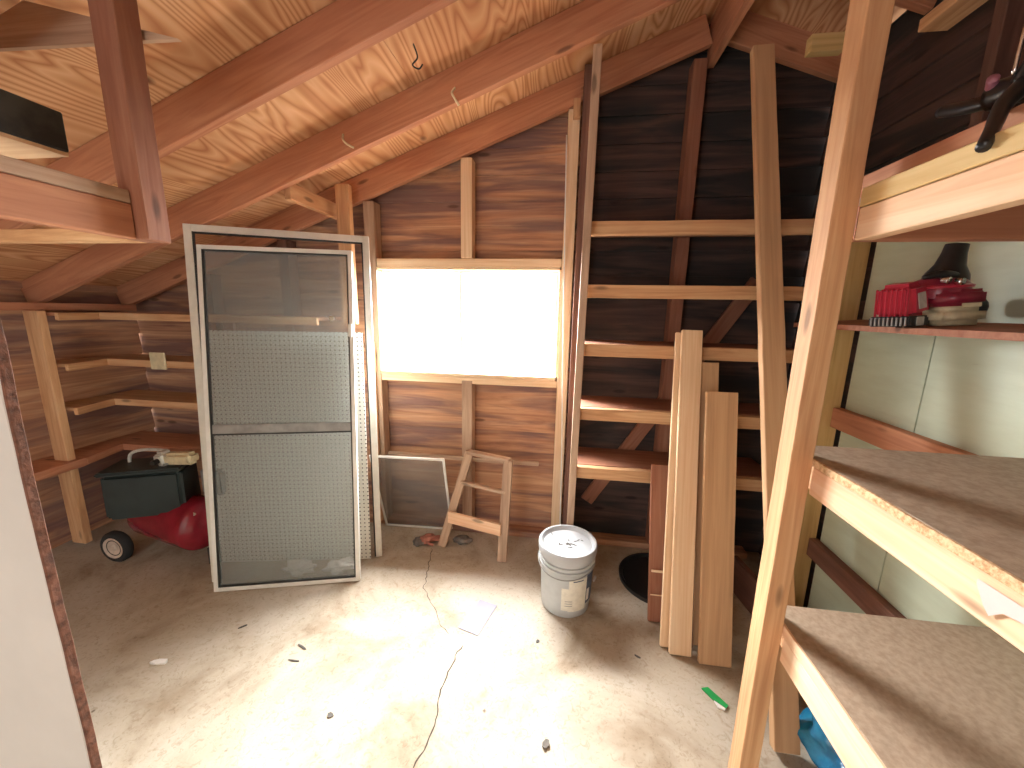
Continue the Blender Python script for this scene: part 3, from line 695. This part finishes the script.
tube('muffler', [tuple(E0 @ Vector(p)) for p in ((.12, .02, .06), (.17, .03, .055))], .028, black_mat, en, 14)

# ================================================================ TOOL ON THE TOP DECK
tt = empty('string_trimmer', (.78, .85, 1.835), 'black trimmer shaft and grip lying on the top deck, upper right', 'trimmer')
tube('shaft', [(.785, 1.03, 1.990), (.76, .93, 1.955), (.755, .84, 1.938), (.78, .66, 1.93), (.80, .3, 1.92)], .012, black_mat, tt, 14)
tube('clamp', [(.745, .875, 1.945), (.752, .80, 1.935)], .024, black_mat, tt, 14)
tube('grip', [(.735, .815, 1.935), (.690, .792, 1.895), (.655, .760, 1.850), (.626, .735, 1.812)], .010, black_mat, tt, 12, radii=[.016, .012, .010, .009])
tube('grip', [(.735, .82, 1.94), (.735, .80, 1.98), (.745, .80, 2.06)], .016, black_mat, tt, 12)
tube('chrome_rod', [(.716, .818, 1.950), (.712, .812, 2.02)], .003, chrome_mat, tt, 8)
tube('bolt_cap', [(.728, .865, 1.955), (.715, .850, 1.962)], .008, pink_mat, tt, 10)

# ================================================================ HANGING LOFT RACK, UPPER LEFT
hr = empty('hanging_rack', (-1.1, .92, 1.71), 'overhead timber rack hanging from the rafters at the upper left', 'overhead rack')
box('hanger', -1.128, -1.060, .884, .944, 1.712, roof(-1.13)-.01, red_board, hr, wob=.001)
box('side_rail', -1.130, -1.092, -.5, .883, 1.712, 1.795, rafter_pine, hr, wob=.001)
box('side_rail', -1.130, -1.092, -.5, .883, 1.797, 1.828, grey_pine, hr)
box('end_rail', -3.0, -1.132, .905, .943, 1.712, 1.745, pine, hr)
tag(prism('blackened_plank', [(-1.135, .80, 1.875), (-1.62, .80, 1.875), (-1.62, .0, 1.875), (-1.135, .0, 1.875)], (0, 0, .008), pale_pine), 'pale plank with a blackened length of timber on it, on the overhead rack', 'plank')
o = bpy.context.scene.objects['blackened_plank']
box('blackened_timber', -1.185, -1.130, .0, .80, 1.884, 1.965, blackwood, o)
tag(prism('gusset_plate', [(-.97, .950, 2.19), (-1.57, .950, 2.203), (-1.57, .950, 2.245), (-1.40, .950, 2.302)], (0, .012, 0), grey_pine), 'greyish plywood gusset just under the roof, top left corner', 'gusset')

# ================================================================ PAINTED PANEL, LEFT FOREGROUND
pn = empty('painted_panel', (-1.2, .5, 0), 'white painted panel with a splintered brown edge, left foreground', 'panel')
box('panel_face', -1.9, -.928, .5, .515, 0, 1.70, panel_mat, pn)
box('panel_edge', -.928, -.922, .500, .514, 0, 1.70, rough_edge, pn, bev=.001, wob=.003)
lathe('edge_knob', [(0, 0), (.011, .001), (.013, .008), (.008, .014), (0, .015)], white_mat, pn, T(-.938, .499, 1.49) @ RX(90), 16)

# ================================================================ SMALL THINGS ON THE FLOOR
pp = prism('paper_sheet', [(-.457, 1.578, .002), (-.349, 1.547, .002), (-.291, 1.750, .002), (-.390, 1.777, .002)], (0, 0, .0015), paper_mat)
tag(pp, 'white sheet of paper lying on the floor left of the bucket', 'paper')
gs = empty('plastic_tag', (.69, 1.40, 0), 'small green and white plastic piece on the floor near the post', 'plastic piece')
prism('green_end', [(.640, 1.432, .002), (.668, 1.440, .002), (.722, 1.372, .002), (.708, 1.358, .002), (.672, 1.386, .002)], (0, 0, .006), green_mat, gs)
prism('white_end', [(.672, 1.384, .002), (.706, 1.357, .002), (.700, 1.350, .002), (.678, 1.358, .002)], (0, 0, .006), white_mat, gs)
tb = lathe('round_tub', [(0, .008), (.205, .008), (.215, .022), (.23, .022), (.228, .0), (0, .0)], black_mat, None, T(.62, 2.10, 0), 48)
tag(tb, 'shallow round black tub on the floor behind the leaning boards', 'tub')
# blue film under the lowest deck
bb = bmesh.new(); bmesh.ops.create_icosphere(bb, subdivisions=5, radius=1)
for v in bb.verts:
    n = v.co.normalized(); k = 1+.35*noise.noise(n*2.2)+.13*abs(noise.noise(n*7))+.04*abs(noise.noise(n*18))
    v.co = Vector((n.x*.16*k, n.y*.20*k, max(n.z*.16*k, -.13)))
tag(from_bm('plastic_sheeting', bb, blue_mat, None, True, T(1.075, 1.155, .133)), 'crumpled bright blue plastic sheeting beneath the lowest deck', 'plastic sheeting')
# worn glove by the ladder
gl = empty('work_glove', (-.85, 2.235, 0), 'worn red and grey work glove lying at the foot of the ladder', 'glove')
def blob(name, c, s, mat, par, seed, rz=0, amp=.3):
    bm = bmesh.new(); bmesh.ops.create_icosphere(bm, subdivisions=4, radius=1)
    for v in bm.verts:
        n = v.co.normalized(); k = 1+amp*noise.noise(n*2+Vector((seed, 0, 0)))+.12*noise.noise(n*6+Vector((seed, 3, 0)))
        v.co = Vector((n.x*s[0]*k, n.y*s[1]*k, max(n.z*s[2]*k, -c[2]+.002)))
    return from_bm(name, bm, mat, par, True, T(*c) @ RZ(rz))
blob('glove_palm', (-.855, 2.235, .026), (.060, .036, .028), glove_red, gl, 1, 30)
blob('glove_cuff', (-.905, 2.200, .022), (.034, .036, .024), glove_grey, gl, 4, 30)
for k in range(4): tube('finger', [(-.82+.006*k, 2.262-.011*k, .026), (-.795+.006*k, 2.282-.014*k, .022), (-.772+.006*k, 2.292-.016*k, .012)], .008, glove_red, gl, 8)
tube('thumb', [(-.85, 2.205, .026), (-.825, 2.192, .020), (-.80, 2.196, .012)], .009, glove_red, gl, 8)
tag(blob('rag', (-.62, 2.27, .022), (.06, .04, .024), glove_grey, None, 8, 10), 'small dark crumpled rag on the floor behind the ladder', 'rag')
# litter
def scrap(name, x, y, l, w, rz, mat, lab, cat, h=.004):
    bm = bmesh.new(); rnd = random.Random(int(x*977+y*31)); n = 7
    top = [bm.verts.new((l*math.cos(6.283*i/n)*rnd.uniform(.6, 1), w*math.sin(6.283*i/n)*rnd.uniform(.6, 1), h*rnd.uniform(.5, 1))) for i in range(n)]
    bot = [bm.verts.new((v.co.x, v.co.y, 0)) for v in top]
    bm.faces.new(top); bm.faces.new(bot[::-1])
    for i in range(n): bm.faces.new((bot[i], bot[(i+1) % n], top[(i+1) % n], top[i]))
    return tag(from_bm(name, bm, mat, None, False, T(x, y, .001) @ RZ(rz)), lab, cat)
scrap('white_scrap', -1.697, 1.191, .045, .015, 10, white_mat, 'white sliver on the floor at lower left', 'scrap', .012)
scrap('black_scrap', -1.50, 1.42, .028, .005, 45, dirt_mat, 'short black stick on the floor below the screen door', 'scrap', .006)
scrap('black_scrap', -1.139, 1.36, .04, .005, -20, dirt_mat, 'upper of two thin black slivers on the sunlit floor', 'scrap')
scrap('black_scrap', -1.125, 1.29, .035, .004, 0, dirt_mat, 'lower of two thin black slivers on the sunlit floor', 'scrap')
scrap('black_ring', -.83, 1.10, .018, .012, 0, dirt_mat, 'tiny dark crumb on the floor left of the long crack', 'scrap')
scrap('dead_leaf', .0, 1.12, .022, .016, 50, glove_grey, 'small curled dry leaf on the floor right of the long crack', 'leaf', .012)
scrap('wood_chip', -.06, 1.56, .012, .010, 50, dirt_mat, 'tiny dark chip on the floor below left of the bucket', 'scrap')
scrap('wood_chip', .40, 1.55, .022, .006, -30, dirt_mat, 'dark wood chip on the floor between bucket and leaning boards', 'scrap')
for x, y, sx, sy, sz, rz, sd_, lb_ in ((-1.50, 1.825, .085, .045, .035, 10, 3, 'left crumpled clear plastic bag on the floor behind the screen door'),
                                      (-1.26, 1.885, .09, .045, .028, 20, 6, 'right crumpled clear plastic bag on the floor behind the screen door')):
    tag(blob('plastic_bag', (x, y, .03), (sx, sy, sz), white_mat, None, sd_, rz, .6), lb_, 'plastic bag')
